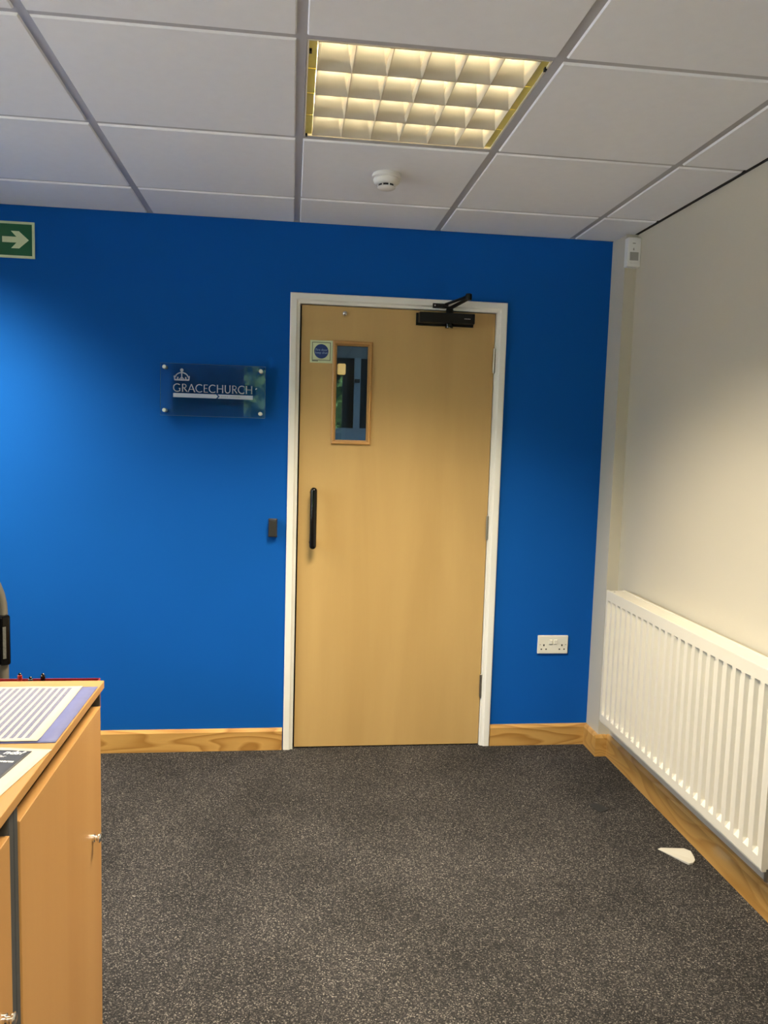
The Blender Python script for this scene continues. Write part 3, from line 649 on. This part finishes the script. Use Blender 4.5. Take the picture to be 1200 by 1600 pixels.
# blue sheet, striped chart and leaflet on the worktop
VIOLET = mat('violet_blue_paper', (0.14, 0.155, 0.34), 0.55, var=.18, scale=(22, 22, 22))
def sheet(name, x0, x1, y0, y1, z, m, curl=0.0, rot=0.0, piv=None, thick=.0007, label=None, cat=None):
    b = MB(); nx, ny = 14, 22; rows = []
    for j in range(ny + 1):
        row = []
        for i in range(nx + 1):
            u, v = i/nx, j/ny; x, y = x0 + (x1-x0)*u, y0 + (y1-y0)*v
            zz = z + curl * (math.exp(-((v)/.05)**2)*.6 + .25*math.sin(7*u + 1)**2 * v**6)
            if rot:
                p = Vector((x - piv[0], y - piv[1])); c, s = math.cos(rot), math.sin(rot); x, y = piv[0] + c*p.x - s*p.y, piv[1] + s*p.x + c*p.y
            row.append(b.bm.verts.new((x, y, zz)))
        rows.append(row)
    for j in range(ny):
        for i in range(nx): b.bm.faces.new((rows[j][i], rows[j][i+1], rows[j+1][i+1], rows[j+1][i]))
    o = b.build(name, m, None, smooth=True); s = o.modifiers.new('thick', 'SOLIDIFY'); s.thickness = thick; s.offset = 1
    return tag(o, label, cat) if label else o
sheet('backing_sheet', -.735, -.4035, -2.046, -1.7475, WZ + .0003, VIOLET, .0, thick=.0012, label='violet blue backing sheet under the striped chart on the worktop', cat='paper')
def chart_mat():
    m = bpy.data.materials.new('striped_chart_print'); m.use_nodes = True; nt = m.node_tree; b = nt.nodes['Principled BSDF']; L = nt.links.new
    b.inputs['Roughness'].default_value = .5
    tc = nt.nodes.new('ShaderNodeTexCoord'); sp = nt.nodes.new('ShaderNodeSeparateXYZ'); L(tc.outputs['Object'], sp.inputs[0])
    def math_(op, a, bb=None, cc=None):
        n = nt.nodes.new('ShaderNodeMath'); n.operation = op
        for i, v in enumerate((a, bb, cc)):
            if v is None: continue
            if isinstance(v, (int, float)): n.inputs[i].default_value = v
            else: L(v, n.inputs[i])
        return n.outputs[0]
    u = math_('MULTIPLY_ADD', sp.outputs[0], -1/.0130, -.4525/.0130)     # stripes from x = -0.4525 leftwards
    fr_ = math_('FRACT', u)
    st = math_('LESS_THAN', fr_, .60); rng = math_('GREATER_THAN', u, 0.0)
    ya = math_('GREATER_THAN', sp.outputs[1], -2.029); yb_ = math_('LESS_THAN', sp.outputs[1], -1.757)
    k = math_('MULTIPLY', math_('MULTIPLY', st, rng), math_('MULTIPLY', ya, yb_))
    nz = nt.nodes.new('ShaderNodeTexNoise'); nz.inputs['Scale'].default_value = 300; L(tc.outputs['Object'], nz.inputs[0])
    k2 = math_('MULTIPLY', k, math_('MULTIPLY_ADD', nz.outputs[0], .5, .62))
    mx = nt.nodes.new('ShaderNodeMix'); mx.data_type = 'RGBA'; mx.inputs[6].default_value = (.60, .54, .42, 1); mx.inputs[7].default_value = (.115, .125, .235, 1)
    L(k2, mx.inputs[0]); L(mx.outputs[2], b.inputs['Base Color']); return m
sheet('striped_chart', -.645, -.434, -2.044, -1.747, WZ + .0018, chart_mat(), .003, thick=.0005, label='cream chart sheet printed with slate blue stripes on the worktop', cat='paper')
PAPER = mat('cream_paper', (.58, .53, .43), .5, var=.03, scale=(15,15,15))
piv = (-.400, -2.077); rot = math.radians(-8.0)
lf = thing('leaflet', 'cream edged leaflet with dark cover and white lettering on the worktop edge', 'leaflet')
o = sheet('page', -.548, -.400, -2.287, -2.077, WZ + .0004, PAPER, 0, rot, piv, .0012); o.parent = lf
PHOTO = mat('dark_cover_print', (.055, .058, .065), .4, var=.7, scale=(26, 18, 18), detail=6)
o = sheet('cover_print', -.523, -.428, -2.255, -2.088, WZ + .0017, PHOTO, 0, rot, piv, .0003); o.parent = lf
RM = Matrix.Translation((piv[0], piv[1], WZ + .0022)) @ Matrix.Rotation(rot, 4, 'Z')
text_mesh('lettering', 'nds?', .0190, PRINTW, lf, RM @ Matrix.Translation((-.0705, -.0262, 0)), shear=.25, bold=.0005, depth=.0001, sx=.98)
text_mesh('lettering', 'Par', .0103, PRINTW, lf, RM @ Matrix.Translation((-.0745, -.0390, 0)), shear=.2, depth=.0001)
text_mesh('lettering', 'warm', .0103, PRINTW, lf, RM @ Matrix.Translation((-.0620, -.0575, 0)), shear=.2, bold=.0004, depth=.0001)

# red pen trough behind the worktop and pens in it
RED = mat('red_plastic', (.30, .02, .018), .4)
tr = thing('pen_trough', 'narrow red plastic trough along the back edge of the worktop', 'pen tray')
ta, tb, tz0, tz1 = -1.7005, -1.655, .790, .8556
b = MB(); b.box(-.80, -.42, ta, ta+.002, tz0, tz1); b.box(-.80, -.42, tb-.002, tb, tz0, tz1); b.box(-.80, -.798, ta+.002, tb-.002, tz0, tz1); b.box(-.422, -.42, ta+.002, tb-.002, tz0, tz1); b.box(-.798, -.422, ta+.002, tb-.002, tz0, tz0+.002)
b.build('body', RED, tr)
MB().box(-.65, -.57, ta-.0004, ta, .80, .84).build('fixing_tab', RED, tr)
for x, top, mbody, mcap, lb in ((-.585, .8725, RED, BLACK, 'red felt pen with black tip standing in the red trough'), (-.537, .8715, BLACK, BLACK, 'black pen standing upright in the red trough'), (-.563, .8640, DARKGREY, BLACK, 'short dark pen barely rising from the red trough')):
    p = thing('pen', lb, 'pen', (x, -1.672, .792), 'pens in the red trough'); h = top - .792
    MB().lathe([(.0048, 0), (.0048, h - .004), (.0035, h - .003)], n=12).build('barrel', mbody, p, smooth=True)
    MB().lathe([(.0032, h - .003), (.0032, h), (.0015, h + .0015)], n=12).build('tip', mcap, p, smooth=True)

# ------------------------------------------------------------------ office chair behind the cupboards
FRAMEP = mat('warm_grey_frame', (.24, .22, .18), .35, .3); FABRIC = mat('black_chair_fabric', (.010, .010, .011), .8, var=.3, scale=(120,120,120), bump=.3, bscale=400); RIB = mat('grey_ribbed_strip', (.22, .22, .20), .5)
chx, chy = -1.089, -.935
ch = thing('office_chair', 'black office swivel chair with warm grey back frame behind the cupboards', 'chair', (chx, chy, 0)); ch.rotation_euler.z = math.radians(40)
hw = .212
pts = [(-hw, 0, .50), (-hw, 0, .80)] + [(-hw + .115*(1 - math.cos(a)), 0, .80 + .175*math.sin(a)) for a in [PI/2*k/8 for k in range(1, 9)]]
pts += [(-x, y, z) for x, y, z in reversed(pts)]
b = MB(); b.tube(pts, .016, 12); b.build('back_frame', FRAMEP, ch, smooth=True)
back = []
for k in range(13):
    t = k/12; z = .52 + .40*t; w = (.176 if t < .6 else .176 - .085*((t - .6)/.4)**2); back.append((w, z))
b = MB(); b.loft([[(-w, .012, z), (w, .012, z), (w*.96, .046 + .02*math.sin(PI*(z-.52)/.4), z), (-w*.96, .046 + .02*math.sin(PI*(z-.52)/.4), z)] for w, z in back])
b.build('backrest', FABRIC, ch, smooth=True, bevel=.006)
for s in (-1, 1):
    a = MB().box(s*hw - .019, s*hw + .014, -.030, .016, .635, .800).build('back_adjuster', BLACK, ch, bevel=.008, seg=3)
    b = MB()
    for k in range(22): b.box(s*hw - .0125, s*hw - .003, -.0320, -.0298, .660 + k*.0048, .660 + k*.0048 + .0032)
    b.build('ribbed_strip', RIB, a)
    MB().tube([(s*hw, -.004, .50), (s*.17, .06, .46), (s*.10, .2, .445)], .013, 10).build('back_stay', FRAMEP, ch, smooth=True)
b = MB(); b.loft([[(-.225*f, .075 + .0*f, z), (.225*f, .075, z), (.235*f, .30, z), (.20*f, .50*f + .02, z), (-.20*f, .50*f + .02, z), (-.235*f, .30, z)] for z, f in ((.455, .92), (.470, 1.0), (.505, 1.0), (.522, .93))])
b.build('seat', FABRIC, ch, smooth=True, bevel=.01)
MB().box(-.12, .12, .16, .38, .425, .456).build('mechanism', BLACKMATT, ch, bevel=.006)
b = MB(); b.lathe([(.028, .10), (.028, .28), (.016, .281), (.016, .43)], (0, .27, 0), 'z', 16); b.build('gas_column', BLACKMATT, ch, smooth=True)
for k in range(5):
    a = 2*PI*k/5 + .3; c, s = math.cos(a), math.sin(a)
    leg = bar((0, .27, .105), (c*.27, .27 + s*.27, .072), .045, .025).build('leg', BLACK, ch, bevel=.006)
    MB().lathe([(.0005, -.022), (.022, -.022), (.026, -.014), (.026, .014), (.022, .022), (.0005, .022)], (c*.265, .27 + s*.265, .0265), 'x', 18).build('castor', BLACK, leg, smooth=True)
    MB().lathe([(.006, .03), (.006, .075)], (c*.265, .27 + s*.265, 0), 'z', 10).build('castor_stem', STEEL, leg)

# ------------------------------------------------------------------ things on the carpet
WEDGE = mat('white_wedge_plastic', (.50, .48, .42), .4)
A = [(1.287, -.947), (1.302, -.941)]; Bp = [(1.302, -.941), (1.372, -.968), (1.385, -.990), (1.386, -1.012), (1.378, -1.034), (1.362, -1.050), (1.346, -1.052), (1.338, -1.040), (1.287, -.947)]
tip = Vector((1.294, -.944)); ax = (Vector((1.366, -1.022)) - tip).normalized()
def wh(p):
    d = (Vector(p) - tip).dot(ax); return .003 + .013 * max(0, min(1, d/.085)) - (.008 if d > .098 else 0)
lo = [(x, y, .0005) for x, y in Bp[:-1]] + [(1.287, -.947, .0005)]
b = MB(); hi = [(x, y, wh((x, y))) for x, y, z in lo]; b.loft([lo, hi])
tag(b.build('door_wedge', WEDGE, None, bevel=.002), 'small white tapered door wedge lying on the carpet by the skirting', 'door wedge')
MB_ = MB().prism([(1.166, -.606), (1.208, -.600), (1.238, -.652), (1.189, -.676)], 0.0005, .0022, 'z').build('floor_plate', mat('worn_black_rubber', (.010, .010, .010), .7, var=.3, scale=(60,60,60)), None, bevel=.0006)
tag(MB_, 'thin dark square cover plate lying flat on the carpet near the radiator', 'cover plate')

# ------------------------------------------------------------------ outside the rear windows
PAVING = mat('pale_concrete', (.50, .49, .46), .9, var=.12, scale=(3,3,3))
struct(MB().box(-26, 14, -26, YB - WT - .01, -.35, -.15).box(-26, XL - WT - .01, YB - WT - .01, 10, -.35, -.15).build('pavement', PAVING), 'pale concrete forecourt outside the windows', 'pavement')
LEAF = mat('hedge_leaf', (.06, .13, .035), .6, var=.5, scale=(6, 6, 6))
hg = MB(); rnd = random.Random(3)
for k in range(17000):
    x = rnd.uniform(-9, 8); y = -13.2 + rnd.uniform(-.7, .7); top = 4.4 + .6*math.sin(x*1.3) + .4*math.sin(x*2.9 + 1); z = -.14 + (top + .14)*rnd.random()**.9
    d = Vector((rnd.gauss(0,1), rnd.gauss(0,1), rnd.gauss(0,1))).normalized(); e = d.orthogonal().normalized(); f = d.cross(e); q = rnd.uniform(.15, .27); c = Vector((x, y, max(z, -.02)))
    hg.poly([c - e*q, c + f*q*.5, c + e*q, c - f*q*.5])
tag(hg.build('hedge', LEAF, fix=False), 'tall leafy green hedge beyond the forecourt outside the rear windows', 'hedge', None, 'stuff')
